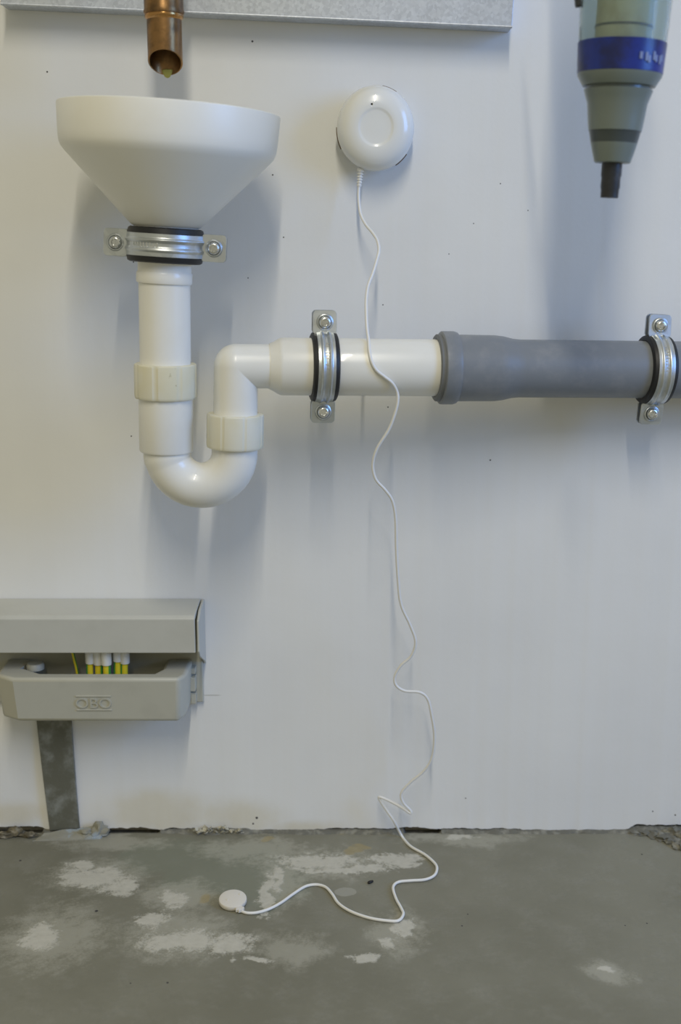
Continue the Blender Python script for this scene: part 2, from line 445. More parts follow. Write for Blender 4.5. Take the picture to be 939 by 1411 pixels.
# rough mortar bead in the joint
bm = bmesh.new()
rws = []
for i in range(420):
    x = -0.62 + 1.24 * i / 419
    px = px_of_x(x)
    gap = 1.0 if (px < 58 or 146 < px < 218 or 560 < px < 606) else 0.0
    hgt = 0.0022 + 0.0016 * abs(fnoise(x, 45, 2.2)) + (0.002 if 262 < px < 345 else 0) + (0.0022 if px > 868 else 0)
    dep = 0.006 + 0.0035 * fnoise(x, 38, 3.1) + (0.004 if px > 868 else 0)
    if gap: hgt = -0.006; dep = 0.001
    rws.append([bm.verts.new((x, 0.016, hgt)), bm.verts.new((x, 0.001 - 0.0006 * abs(fnoise(x, 90, 8)), hgt)),
                bm.verts.new((x, -dep * 0.55, hgt * 0.55)), bm.verts.new((x, -dep, -0.0006)), bm.verts.new((x, -dep * 0.8, -0.008))])
for a, b_ in zip(rws, rws[1:]):
    for k in range(4):
        bm.faces.new((a[k], a[k+1], b_[k+1], b_[k]))
tr = obj('trim_1', bm, MAT['mortar'], smooth=50); tr['kind'] = 'structure'

# ------------------------------------------------------------------ galvanised tray along the top
DT = 0.026
A = P(1, 6, DT); B = P(706, 38, DT)
L = (B - A).length
X = (B - A).normalized(); Zt = Vector((0, -1, 0)).cross(X) * -1
if Zt.z < 0: Zt = -Zt
M = Matrix((X, Vector((0, 1, 0)), Zt)).transposed().to_4x4(); M.translation = A
tr = thing('cable_tray', 'galvanised sheet steel channel fixed along the wall above the funnel', 'cable tray', A)
bm = bmesh.new()
box(bm, M, 0, L, 0, 0.0015, 0, 0.10)
obj('front_sheet', bm, MAT['galv'], tr, None, 0.0005, 2)
bm = bmesh.new(); box(bm, M, 0, L, 0.0015, DT - 0.0005, 0, 0.0015)
obj('bottom_flange', bm, MAT['galv'], tr, None)
bm = bmesh.new()
tube(bm, [M @ Vector((L * i / 40, -0.0003, 0.0004)) for i in range(41)], 0.0011, 8)
obj('folded_edge', bm, MAT['galv'], tr)
bm = bmesh.new(); box(bm, M, L - 0.0015, L, 0.0015, DT - 0.0005, 0.0015, 0.10)
obj('end_plate', bm, MAT['galv'], tr, None)

# ------------------------------------------------------------------ copper pipe with its slanted mouth
DA = 0.102                                   # trap axis distance from the wall
c0 = P(228, 85, DA); rp = 23.8 * mpp(228, 85, DA)
x0, y0 = c0.x, c0.y
zf = P(228, 68, DA + rp).z; zb = P(228, 104, DA - rp).z
cp = thing('copper_pipe', 'tarnished copper drain pipe ending in a slanted open mouth above the funnel', 'pipe', (x0, y0, zb))
seg = 56; ztop = c0.z + 0.20; zj = P(228, 20, DA).z
def mouth(a, k=1.0):
    s = math.sin(a) * k                      # -1 at the front
    return zf + (zb - zf) * (s + 1) / 2
bm = bmesh.new()
ro, ri = rp, rp - 0.0013
lev = []
def ringz(r, zfun): return [bm.verts.new((x0 + r * math.cos(2*math.pi*i/seg), y0 + r * math.sin(2*math.pi*i/seg), zfun(2*math.pi*i/seg))) for i in range(seg)]
lev = [ringz(ro, lambda a: ztop), ringz(ro, lambda a: zj), ringz(ro, lambda a: (zj + mouth(a)) / 2), ringz(ro, lambda a: mouth(a) + 0.0004), ringz((ro+ri)/2, mouth),
       ringz(ri, lambda a: mouth(a) + 0.0004), ringz(ri, lambda a: mouth(a) + 0.0012)]
for a, b_ in zip(lev, lev[1:]):
    for i in range(seg): bm.faces.new((a[i], a[(i+1) % seg], b_[(i+1) % seg], b_[i]))
obj('tube', bm, MAT['copper'], cp, 40)
bm = bmesh.new()
lev = [ringz(ri - .0001, lambda a: mouth(a) + 0.0012), ringz(ri - .0001, lambda a: zj), ringz(ri - .0001, lambda a: ztop)]
for a, b_ in zip(lev, lev[1:]):
    for i in range(seg): bm.faces.new((a[i], a[(i+1) % seg], b_[(i+1) % seg], b_[i]))
bm.faces.new(lev[-1])                       # the pipe goes on above the picture: cap added there to keep the bore dark
obj('bore', bm, MAT['copper'], cp, 40)
bm = bmesh.new()
Mz = Matrix.Translation((x0, y0, 0))
lathe(bm, [(ro, ztop - .01), (ro + .0018, ztop - .01), (ro + .0018, zj + .004), (ro + .0024, zj + .002), (ro + .0020, zj), (ro, zj - .0006)], Mz, 56, False)
obj('coupling_sleeve', bm, MAT['copper'], cp, 40)
bm = bmesh.new()
lathe(bm, [(ro, zj + .0002), (ro + .0014, zj - .0002), (ro + .0017, zj - .0016), (ro + .0011, zj - .0032), (ro, zj - .0042)], Mz, 56, False)
obj('solder_ring', bm, MAT['solder'], cp, 60)
bm = bmesh.new()
q = P(231, 101, DA - rp * 0.95)
lathe(bm, [(0.0006, -0.0038), (0.0022, -0.0030), (0.0042, 0.0006), (0.0046, 0.0026), (0.0004, 0.0034)], Matrix.Translation(q + Vector((0, -0.001, 0))), 20, True, sy=0.45)
obj('flux_drip', bm, MAT['flux'], cp, 60)

# ------------------------------------------------------------------ funnel
tl = math.radians(3.6)
CF = P(228, 338, DA)                         # centre of the clamp
ax = Vector((math.sin(tl), 0.0, math.cos(tl)))
MF = frame(CF, ax)
s = mpp(228, 240, DA)
mm = 0.001
neck = 0.0265
outer = [(22.3, -30), (22.3, -15), (24.2, -14), (26.0, -11), (26.5, -4), (26.5, 8), (26.5, 14.6), (29.6, 16.4), (45, 32), (60, 47), (75, 62), (83, 70), (86.4, 74), (88.0, 78.2), (88.8, 84), (90.2, 106.4), (90.0, 107.2), (89.2, 107.6)]
inner = [(88.0, 106.8), (86.4, 84), (84.0, 76.2), (80, 71.5), (57, 48.5), (28, 18), (24, 13), (23.5, 0), (19.5, -14), (19.5, -30)]
ff = thing('drain_funnel', 'large cream plastic funnel under the copper pipe mouth', 'funnel', CF + ax * -0.03)
bm = bmesh.new()
lathe(bm, [(r * mm, h * mm) for r, h in outer + inner], MF, 96, False, closed=True)
obj('cone', bm, MAT['funnel'], ff, 28)
bm = bmesh.new()
lathe(bm, [(20 * mm, -31 * mm), (22.9 * mm, -31 * mm), (23.4 * mm, -29.5 * mm), (23.4 * mm, -23.5 * mm), (22.9 * mm, -22 * mm), (20 * mm, -22 * mm)], MF, 64, False, closed=True)
obj('spout_collar', bm, MAT['pvc'], ff, 40)

# ------------------------------------------------------------------ trap
SX = []
def axis_pts(p0, p1): return P(*p0), P(*p1)
T0 = CF - ax * 0.026; T1 = P(229.5, 622, DA)
uv = (T0 - T1).normalized()
MT = frame(T1, uv)                           # local z upward along the inlet leg
LT = (T0 - T1).length
def hz(py): return (P(228, py, DA) - T1).dot(uv)
st = thing('bottle_neck_trap', 'white plastic U-bend siphon with two cream union nuts below the funnel', 'siphon trap', T1 - uv * 0.05)
st.name = 'siphon_trap'
sc = mpp(228, 520, DA)
bm = bmesh.new()
r1 = 35 * sc
lathe(bm, [(r1, hz(540)), (r1, LT + 0.004), (r1 - .002, LT + 0.004), (r1 - .002, hz(540))], MT, 64, False, closed=True)
obj('inlet_pipe', bm, MAT['pvc'], st, 40)

def nut(name, Mn, r, h, ri, npad, seed, m=MAT['nut']):
    bm = bmesh.new()
    S = npad * 16
    def rm(rr, hh, a):
        if rr < r * 0.97: return rr
        ph = (a * npad / (2 * math.pi) + seed) % 1.0
        edge = 0.0006 if ph < 0.16 else 0.0
        return rr - edge
    pr = [(ri, 0), (r * 0.972, 0), (r * 0.985, .0006), (r, .0024), (r, h - .0024), (r * 0.99, h - .0008), (r * 0.965, h), (ri, h)]
    lathe(bm, pr, Mn, S, False, closed=True, rmod=rm)
    return bm
r2 = 43.0 * sc
Mn = MT @ Matrix.Translation((0, 0, hz(548)))
obj('union_nut', nut('n', Mn, r2, hz(501) - hz(548), r1 - .001, 8, 0.32), MAT['nut'], st, 25)
bm = bmesh.new()
r3 = 37.5 * sc
lathe(bm, [(r3 - .004, hz(547)), (r3, hz(547)), (r3, hz(619)), (r3 - .0008, hz(621.5)), (r3 - .004, hz(622.5))], MT, 64, False)
obj('inlet_socket', bm, MAT['pvc'], st, 40)
# bend
sb = mpp(275, 650, DA); rt = 31.5 * sb
E0 = P(230.5, 624.5, DA); E1 = P(323.5, 620, DA)
pts = [E0 + Vector((0, 0, 0.010))]
cx = (E0.x + E1.x) / 2; Rb = (E1.x - E0.x) / 2; zc = E0.z
for i in range(33):
    a = math.pi + math.pi * i / 32
    pts.append(Vector((cx + Rb * math.cos(a), E0.y, zc + 0.001 + Rb * 1.0 * math.sin(a))))
pts.append(Vector((E1.x, E1.y, P(323.5, 590, DA).z)))
bm = bmesh.new()
rr = [rt * 1.06] + [rt * (1.04 if i < 3 else 1.0) for i in range(33)] + [rt * 0.97]
tube(bm, pts, rr, 48, False)
obj('u_bend', bm, MAT['pvc'], st, 60)
# outlet elbow
ELB = P(325.5, 504.5, DA); re = 30.5 * mpp(325, 505, DA)
D2 = 0.052
BR = P(912, 509.5, D2)
ua = (BR - ELB).normalized()
E1t = P(324, 612, DA); ue = (ELB - E1t).normalized()
ME = frame(E1t, ue)
def hz2(py): return (P(324, py, DA) - E1t).dot(ue)
s2 = mpp(324, 590, DA)
obj('union_nut', nut('n', ME @ Matrix.Translation((0, 0, hz2(616))), 39.3 * s2, hz2(570) - hz2(616), re - .001, 8, 0.55), MAT['nut'], st, 25)
bm = bmesh.new()
lathe(bm, [(re, hz2(610)), (re, (ELB - E1t).length)], ME, 56, False)
MH = frame(ELB, ua)
def t_at(px, off=0.0):                       # distance along the outlet axis for an image column
    lo_, hi_ = -0.1, 0.9
    for _ in range(50):
        md = (lo_ + hi_) / 2; q = ELB + ua * md - CP
        if 469.5 + F * q.x / q.dot(Fv) < px: lo_ = md
        else: hi_ = md
    return (lo_ + hi_) / 2
lathe(bm, [(re, 0), (re, t_at(392))], MH, 56, False)
ring = []
# dome of the elbow corner
tmp = bmesh.new(); bmesh.ops.create_uvsphere(tmp, u_segments=48, v_segments=32, radius=re)
mp = {v: bm.verts.new(ELB + v.co) for v in tmp.verts}
for f in tmp.faces: bm.faces.new([mp[v] for v in f.verts])
tmp.free()
obj('outlet_elbow', bm, MAT['pvc'], st, 50)

# ------------------------------------------------------------------ white waste pipe
RP = 0.0245
wp = thing('waste_pipe', 'straight white plastic waste pipe between the siphon and the grey pipe', 'pipe', ELB + ua * t_at(380))
bm = bmesh.new()
ta, tb = t_at(371), t_at(618)
lathe(bm, [(re - .001, ta), (re + .0006, ta), (re + .0016, ta + .0025), (RP - .0012, ta + .0075), (RP, ta + .0105), (RP, tb), (RP - .002, tb), (RP - .002, ta + .012)], MH, 64, False)
obj('pipe_wall', bm, MAT['pvc'], wp, 45)

# ------------------------------------------------------------------ grey pipe
gp = thing('grey_drain_pipe', 'grey plastic drain pipe with a beaded socket running off to the right clamp', 'pipe', ELB + ua * t_at(598))
gp['label'] = 'grey plastic drain pipe with a beaded socket taking in the white pipe'
RG = 0.0252
bm = bmesh.new()
g0 = t_at(600); g1 = t_at(629)
lathe(bm, [(RP + .0015, g1 - .004), (RG + .0036, g1 - .003), (RG + .0034, t_at(680)), (RG + .0026, t_at(692)), (RG + .0006, t_at(705)), (RG, t_at(716)), (RG, t_at(1150))], MH, 72, False)
obj('pipe_wall', bm, MAT['grey'], gp, 45)
bm = bmesh.new()
gb = t_at(606)
lathe(bm, [(RP + .001, gb), (RG + .0050, gb), (RG + .0062, gb + .0010), (RG + .0064, gb + .0028), (RG + .0064, g1 - .0035), (RG + .0056, g1 - .0008), (RG + .003, g1 - .0002), (RP + .001, g1 - .0002)], MH, 72, False, closed=True)
obj('socket_bead', bm, MAT['grey'], gp, 40)
bm = bmesh.new()
lathe(bm, [(RP + .0004, g0), (RP + .0034, g0), (RP + .0044, g0 + .0008), (RP + .0044, gb + .0004), (RP + .0004, gb + .0004)], MH, 72, False, closed=True)
obj('seal_lip', bm, MAT['grey_seal'], gp, 40)

# ------------------------------------------------------------------ pipe clamps
def clamp(name, label, M, R, wall_d, w_rub, w_met, ear, group, earw, seedrot=0.0):
    """local x = pipe axis, local z = towards the ears, local -y = towards the viewer"""
    th = 0.0042
    c = M.translation
    t = thing(name, label, 'pipe clamp', c, group)
    Mr = M @ Matrix(((0,0,1,0),(1,0,0,0),(0,1,0,0),(0,0,0,1)))      # lathe z -> local x
    bm = bmesh.new()
    h = w_rub / 2; hm = w_met / 2
    lathe(bm, [(R + .0003, -h), (R + th * .6, -h), (R + th * 1.05, -h + .0010), (R + th * 1.25, -hm - .0002), (R + th, -hm), (R + th, hm), (R + th * 1.25, hm + .0002), (R + th * 1.05, h - .0010), (R + th * .6, h), (R + .0003, h)], Mr, 72, False, closed=True)
    obj('rubber_lining', bm, MAT['rubber'], t, 40)
    # band halves with two pressed ridges
    def half(sgn):
        bm = bmesh.new()
        prof = [(-hm, .0), (-hm, .0012), (-hm * .62, .0014), (-hm * .46, .0026), (-hm * .30, .0022), (-hm * .18, .0012), (0, .0011), (hm * .18, .0012), (hm * .30, .0022), (hm * .46, .0026), (hm * .62, .0014), (hm, .0012), (hm, .0)]
        rows = []
        na = 40; a0 = math.radians(82)
        for i in range(na + 1):
            a = -a0 + 2 * a0 * i / na
            ca, sa = math.cos(a), math.sin(a)
            rows.append([bm.verts.new(M @ Vector((x, -sgn * (R + th + dr) * ca, (R + th + dr) * sa))) for x, dr in prof])
        for a, b_ in zip(rows, rows[1:]):
            for k in range(len(prof) - 1): bm.faces.new((a[k], a[k+1], b_[k+1], b_[k]))
            bm.faces.new((a[-1], a[0], b_[0], b_[-1]))
        bm.faces.new(rows[0]); bm.faces.new(list(reversed(rows[-1])))
        # ears with rounded corners
        for e in (-1, 1):
            zi = R + th - .001; zo = R + ear
            rc = .0035; hw = earw / 2
            out = [(-hw * .86, zi), (hw * .86, zi), (hw, zi + .003)]
            for k in range(5):
                a = math.pi / 2 * k / 4; out.append((hw - rc + rc * math.cos(a), zo - rc + rc * math.sin(a)))
            for k in range(5):
                a = math.pi / 2 * k / 4; out.append((-hw + rc - rc * math.sin(a), zo - rc + rc * math.cos(a)))
            out.append((-hw, zi + .003))
            y0_ = -sgn * .0032; y1_ = -sgn * .0052
            lean = lambda z: (sgn * .0022 if sgn > 0 else 0.0) * (z - zi) / (zo - zi)      # tilt added to the front ears to turn lamp reflections away
            prism(bm, [M @ Vector((x, y0_ + lean(z), e * z)) for x, z in out], [M @ Vector((x, y1_ + lean(z), e * z)) for x, z in out])
            # pressed lip round the screw
            lathe(bm, [(.0052, 0), (.0056, .0012), (.0066, .0013), (.0073, 0)], M @ Matrix.Translation((0, y1_ + (.0010 if sgn > 0 else 0), e * (R + ear * .58))) @ Matrix.Rotation(math.pi / 2 * (1 if sgn > 0 else -1), 4, 'X'), 24, False)
        return bm
    fb = obj('front_band', half(1), MAT['zinc'], t, 35, 0.0003, 1)
    obj('rear_band', half(-1), MAT['zinc'], t, 35)
    # worn embossed marks along the band
    bm = bmesh.new()
    rnd = random.Random(int(abs(c.x) * 1000))
    k = 0
    for i in range(9):
        a = math.radians(-4 - i * 5.2 if seedrot >= 0 else 10 - i * 5)
        for dx in (-.0010, .0007):
            if rnd.random() < 0.3: continue
            Mk = M @ Matrix.Rotation(a, 4, 'X') @ Matrix.Translation((dx, -(R + th + .0012), 0))
            box(bm, Mk, -.0009, .0009, -.0004, .0006, -.0005, .0005)
    obj('embossing', bm, MAT['screw'], fb, None)
    for e in (-1, 1):
        Ms = M @ Matrix.Translation((0, -.0052, e * (R + ear * .58))) @ Matrix.Rotation(math.pi / 2, 4, 'X')
        bm = bmesh.new()
        lathe(bm, [(.0012, -.016), (.0028, -.016), (.0028, -.0004), (.0050, -.0002), (.0050, .0014), (.0046, .0026), (.0036, .0033), (.0028, .0033), (.0024, .0012), (.0004, .0012)], Ms, 28, True)
        sw = obj('screw', bm, MAT['screw'], t, 40)
        bm = bmesh.new()
        Mc = Ms @ Matrix.Rotation(0.5 + e, 4, 'Z')
        box(bm, Mc, -.0025, .0025, -.0004, .0004, .0010, .0026); box(bm, Mc, -.0004, .0004, -.0025, .0025, .0010, .00261)
        obj('cross_recess', bm, MAT['screw'], sw, None)
    # threaded rod and wall plate
    bm = bmesh.new()
    back = Vector((c.x, -0.0, c.z)); Mw = frame(Vector((c.x, 0.002, c.z)), Vector((0, -1, 0)), Vector((0, 0, -1)))
    ln = wall_d - R - th
    pr = [(.0035, 0)]
    k = 0.002
    while k < ln:
        pr += [(.0040, k), (.0035, k + .0008)]; k += .0016
    lathe(bm, pr, Mw, 20, True)
    obj('threaded_rod', bm, MAT['zinc'], t, 40)
    bm = bmesh.new()
    lathe(bm, [(.0075, ln - .006), (.0075, ln + .003)], Mw, 6, True)
    obj('rod_nut', bm, MAT['zinc'], t, 20)
    bm = bmesh.new()
    lathe(bm, [(.014, .0022), (.014, .0035), (.0125, .0048), (.006, .0052)], Mw, 32, True)
    obj('wall_plate', bm, MAT['zinc'], t, 30)
    return t
grp = 'rubber lined pipe clamps'
# around the funnel neck: pipe axis vertical, ears sideways
xa = ax; ya = Vector((0, 1, 0)); za = xa.cross(ya).normalized(); ya = za.cross(xa)
M = Matrix((xa, ya, za)).transposed().to_4x4(); M.translation = CF + ax * 0.0
clamp('pipe_clamp', 'zinc pipe clamp with sideways ears holding the funnel neck', M, 0.0265, DA, .0285, .0185, .0245, grp, .0225)
def axis_clamp(px, label, R, roty=0.0):
    tt = t_at(px); c = ELB + ua * tt
    x_ = ua; y_ = Vector((0, 1, 0)); z_ = x_.cross(y_).normalized(); y_ = z_.cross(x_)
    M = Matrix((x_, y_, z_)).transposed().to_4x4() @ Matrix.Rotation(roty, 4, 'Y'); M.translation = c
    return clamp('pipe_clamp', label, M, R, -c.y, .0225, .0150, .0235, grp, .0205)
axis_clamp(446, 'zinc pipe clamp with upright ears around the white pipe', RP, math.radians(0))
axis_clamp(902, 'zinc pipe clamp with upright ears around the grey pipe', RG, math.radians(1.3))

# ------------------------------------------------------------------ wall alarm puck
AC = P(517, 179.5, 0.001); sa = mpp(517, 180, 0.020); AR = 53.3 * sa
al = thing('water_alarm', 'round glossy white water alarm puck mounted on the wall', 'water alarm', AC)
MA = frame(AC + Vector((0, -.010, 0)), Vector((0, -1, 0)), Vector((0, 0, -1)))
# local x, y lie in the wall plane; stretch a little upright
def ylat(bm, prof, cx=0, cz=0, seg=72, **k):
    lathe(bm, prof, MA @ Matrix.Translation((cx, cz, 0)), seg, True, **k)
bm = bmesh.new()
rd = 23.5 * sa
ylat(bm, [(AR * .97, .004), (AR, .0055), (AR * 1.0, .0085), (AR * .975, .0125), (AR * .92, .0165), (AR * .82, .0200), (AR * .68, .0222), (AR * .56, .0230), (rd * 1.06, .0232), (rd, .0230), (rd * .93, .0225), (rd * .85, .0223), (rd * .4, .0224), (.0004, .0224)], seg=96, sy=1.065)
hs = obj('housing', bm, MAT['alarm'], al, 60)
bm = bmesh.new(); ylat(bm, [(AR * .86, -.0105), (AR * .93, -.006), (AR * .93, .0045)], sy=1.065)
obj('mounting_plate', bm, MAT['alarm'], al, 40)
vx = (MA.to_3x3() @ Vector((1, 0, 0))).x; vz = (MA.to_3x3() @ Vector((0, 1, 0))).z
for (a0, a1) in ((178, 208), (302, 324), (58, 80)):
    bm = bmesh.new()
    lo_, hi_ = [], []
    ring = []
    for i in range(9):
        a = math.radians(a0 + (a1 - a0) * i / 8)
        for r in (AR * .95, AR * 1.022):
            ring.append((r * math.cos(a), r * 1.065 * math.sin(a)))
    inn = ring[0::2]; out = ring[1::2]
    poly = inn + out[::-1]
    prism(bm, [AC + Vector((x, -.0125, z)) for x, z in poly], [AC + Vector((x, -.0150, z)) for x, z in poly])
    obj('clip_tab', bm, MAT['brown'], al, None)
bm = bmesh.new()
q = P(512.5, 144, 0.0305)
Mh = frame(q + Vector((0, .001, 0)), Vector((0, -1, 0)), Vector((0, 0, -1)))
lathe(bm, [(.0009, -.004), (.0009, .006)], Mh, 14, True)
carve(hs, bm)
bm = bmesh.new(); lathe(bm, [(.0012, -.0046), (.0012, -.0038)], Mh, 14, True)
obj('sound_hole', bm, MAT['alarm'], hs, 40)
# ribbed strain relief
S0 = P(497.5, 232, 0.017); S1 = P(495, 257, 0.017); us = (S1 - S0).normalized(); ls = (S1 - S0).length
pr = [(.0030, 0)]
for k in range(5):
    z0 = ls * (0.22 + k * .155)
    pr += [(.0030 - k * .00015, z0 - .0006), (.0017, z0 - .0003), (.0017, z0 + .0006), (.0029 - k * .00015, z0 + .0009)]
pr += [(.0020, ls)]
bm = bmesh.new(); lathe(bm, pr, frame(S0, us), 20, True)
obj('strain_relief', bm, MAT['cord'], al, 40)

# ------------------------------------------------------------------ leak probe and its cord
RC = 0.00135
def on_pipe(px, py, r):
    """first point of the pixel's ray on the outlet pipe's surface"""
    d = ray(px, py); o_ = CP - ELB
    dd = d - ua * d.dot(ua); oo = o_ - ua * o_.dot(ua)
    a = dd.dot(dd); b_ = 2 * dd.dot(oo); c_ = oo.dot(oo) - r * r
    disc = b_ * b_ - 4 * a * c_
    tt = (-b_ - math.sqrt(max(disc, 0))) / (2 * a)
    return CP + d * tt
RPc = RP + RC + 0.0006
cpts = [P(495, 255, .017), P(494.5, 272, .018), P(497, 294, .022), P(504, 309, .028), P(513, 320, .034), P(520, 331, .040), P(522.5, 345, .047), P(518.5, 362, .054),
        P(513.5, 378, .060), P(507.5, 394, .067), P(505, 412, .075), P(505, 432, .083), P(506, 452, .089)]
cpts += [on_pipe(508, 468, RPc), on_pipe(509, 482, RPc), on_pipe(512, 497, RPc), on_pipe(519, 510, RPc), on_pipe(530, 519, RPc), on_pipe(541, 528, RPc + .0004)]
cpts += [P(547.5, 540, .106), P(548.5, 552, .1055), P(545, 568, .104), P(536, 592, .101), P(520, 618, .097), P(514, 640, .093), P(518, 660, .090), P(531, 675, .087), P(541, 690, .084), P(545.5, 715, .080),
         P(546.5, 755, .075), P(549, 800, .070), P(553, 833, .066), P(565, 860, .062), P(573, 884, .059), P(567, 904, .056), P(553, 917, .054), P(544.5, 932, .052), P(546, 944, .051), P(558, 952, .050),
         P(579, 954, .049), P(590, 964, .047), P(595, 985, .045), P(599, 1013, .041), P(596, 1043, .037), P(585, 1062, .034), P(566, 1078, .031), P(553.5, 1093, .029), P(556, 1106, .028), P(566, 1117, .027),
         P(565.5, 1120.5, .027), P(556, 1114, .026), P(540, 1105, .024), P(525, 1098.5, .022), P(523, 1101, .021), P(532, 1115, .020), P(543, 1131, .020)]
fl = [(554, 1152), (566, 1166), (585, 1177), (598, 1188), (602.5, 1196), (599, 1206), (586, 1212), (566, 1213.5), (549, 1215.5), (542, 1223), (546, 1238), (553, 1251), (556, 1260), (549, 1268.5), (532, 1268.5), (508, 1264.5), (484, 1256), (467, 1245),
      (458, 1232), (449, 1222.5), (436, 1219), (421, 1221.5), (404, 1232), (388, 1243.5), (371, 1252.5), (354, 1257.5), (341, 1258), (333, 1255.5)]
cpts += [G(x, y, RC + .0003) for x, y in fl]
pc = G(321, 1241, .004)
lk = thing('leak_sensor', 'small off-white disc probe on the concrete floor with a long thin white cord', 'leak sensor', (pc.x, pc.y, 0))
bm = bmesh.new(); tube(bm, catmull(cpts, 6), RC, 10)
obj('cord', bm, MAT['cord'], lk, 60)
sp_ = mpp(321, 1241, -pc.y); rpb = 19.2 * sp_
Mp = Matrix.Translation((pc.x, pc.y, .0046)) @ Matrix.Rotation(math.radians(9), 4, 'X')
bm = bmesh.new()
lathe(bm, [(rpb * .96, -.0022), (rpb, -.0016), (rpb, .0012), (rpb * .97, .0019), (rpb * .9, .0022), (rpb * .2, .0023)], Mp, 56, True)
pb = obj('probe_disc', bm, MAT['probe'], lk, 40)
bm = bmesh.new()
tdir = (G(334, 1256.5, .003) - Vector((pc.x, pc.y, .003))).normalized()
an = math.atan2(tdir.y, tdir.x)
Mq = Matrix.Translation((pc.x, pc.y, .0030)) @ Matrix.Rotation(an, 4, 'Z')
box(bm, Mq, rpb * .9, rpb * 1.16, -.0034, .0034, -.0018, .0014); box(bm, Mq, rpb * 1.14, rpb * 1.28, -.0042, .0042, -.0018, .0014); box(bm, Mq, rpb * 1.26, rpb * 1.42, -.0026, .0026, -.0018, .0012)
obj('cable_neck', bm, MAT['probe'], lk, None, .0006, 2)
for (dx, dy) in ((-.35, -.2), (.5, .42)):
    bm = bmesh.new(); lathe(bm, [(.0013, .002), (.0013, .0026), (.0009, .0028)], Mp @ Matrix.Translation((dx * rpb, dy * rpb, 0)), 14, True)
    obj('contact_pin', bm, MAT['probe'], pb, 40)

# ------------------------------------------------------------------ bonding terminal box
DU = 0.052
xr = P(268.5, 860, DU).x
zt = P(130, 849, DU).z; zbt = P(130, 900, DU).z
zwall = zt + 0.001
tbx = thing('terminal_box', 'grey plastic earth bonding box with open cover and yellow green wires', 'terminal box', (xr - .1, 0, P(130, 994, .06).z))
XL = -0.40
I4 = Matrix.Identity(4)
bm = bmesh.new()
pl = [(-.0005, zwall + .001), (-DU + .003, zt), (-DU, zt - .003), (-DU, zbt), (-DU + .003, zbt), (-DU + .003, zt - .005), (-.006, zt - .003), (-.0005, zt - .004)]
prism(bm, [Vector((XL, y, z)) for y, z in pl], [Vector((xr, y, z)) for y, z in pl])
obj('upper_cover', bm, MAT['trunk'], tbx, None, .0008, 2)
bm = bmesh.new()
pl = [(-.0005, zwall + .0005), (-DU * .62, zt), (-DU + .001, zt - .005), (-DU + .0005, zbt + .001), (-DU + .008, zbt - .006), (-.010, zbt - .022), (-.0005, zbt - .028)]
k = .0012
prism(bm, [Vector((xr + k + .0006 * (0 if z > zt - .002 else 1), y, z)) for y, z in pl], [Vector((xr + k + .0026, y, z)) for y, z in pl])
obj('end_cap', bm, MAT['trunk'], tbx, None, .0006, 2)
zb0 = P(130, 968, .008).z
bm = bmesh.new(); box(bm, I4, XL, xr + .001, -.007, -.0005, zb0, zt - .003)
obj('back_plate', bm, MAT['box'], tbx, None, .0008, 1)
# lower cover: block with a wide notch at the back, drafted downwards
DL = 0.064
zlt = P(130, 935, DL).z; zlb = P(130, 995, DL - .004).z
def X_(px, py, d): return P(px, py, d).x
yb = -.0075; yf = -DL; yn = -DL + .015
fxl = X_(17, 938, DL); fxr = X_(247, 938, DL); bxl = X_(2, 925, .03); bxr = X_(262, 925, .03)
n0 = X_(46, 905, .01); n1 = X_(56, 925, -yn); n2 = X_(212, 925, -yn); n3 = X_(228, 905, .02)
n2b = X_(218, 922, .04)
top = [(fxl, yf), (fxr, yf), (bxr - .001, yf + .012), (bxr, yb), (n3, yb), (n3 - .0005, yn + .012), (n2, yn), (n1, yn), (n0 + .0005, yn + .012), (n0, yb), (bxl, yb), (bxl + .001, yf + .012)]
lx = (fxl + fxr) / 2
def draft(p):
    x, y = p
    return (lx + (x - lx) * .974, min(y + .005, yb) if y < -.02 else y)
hi_ = [Vector((x, y, zlt)) for x, y in top]
lo_ = [Vector((*(draft(p) if i in (0, 1, 2, 11, 3, 10) else p), zlb)) for i, p in enumerate(top)]
bm = bmesh.new(); prism(bm, lo_, hi_)
lc = obj('lower_cover', bm, MAT['box'], tbx, 30, .0034, 4)
# floor of the notch
bm = bmesh.new(); box(bm, I4, n0 - .002, n3 + .002, yn - .002, yb, zlb + .004, zlb + .007)
obj('wire_tray', bm, MAT['box'], tbx, None)
# knockout pocket at the left of the notch
bm = bmesh.new()
kx = X_(30, 920, .045)
prism(bm, [Vector((kx + x, y, zlt - .012)) for x, y in ((-.004, -.038), (.004, -.038), (.006, -.024), (0, -.020))], [Vector((kx + x, y, zlt + .004)) for x, y in ((-.004, -.038), (.004, -.038), (.006, -.024), (0, -.020))])
carve(lc, bm)
bm = bmesh.new()
lathe(bm, [(.0085, 0), (.0085, .004), (.0070, .006)], Matrix.Translation((X_(47, 915, .03), -.026, zlt - .004)), 28, True)
obj('screw_boss', bm, MAT['box'], lc, 40)

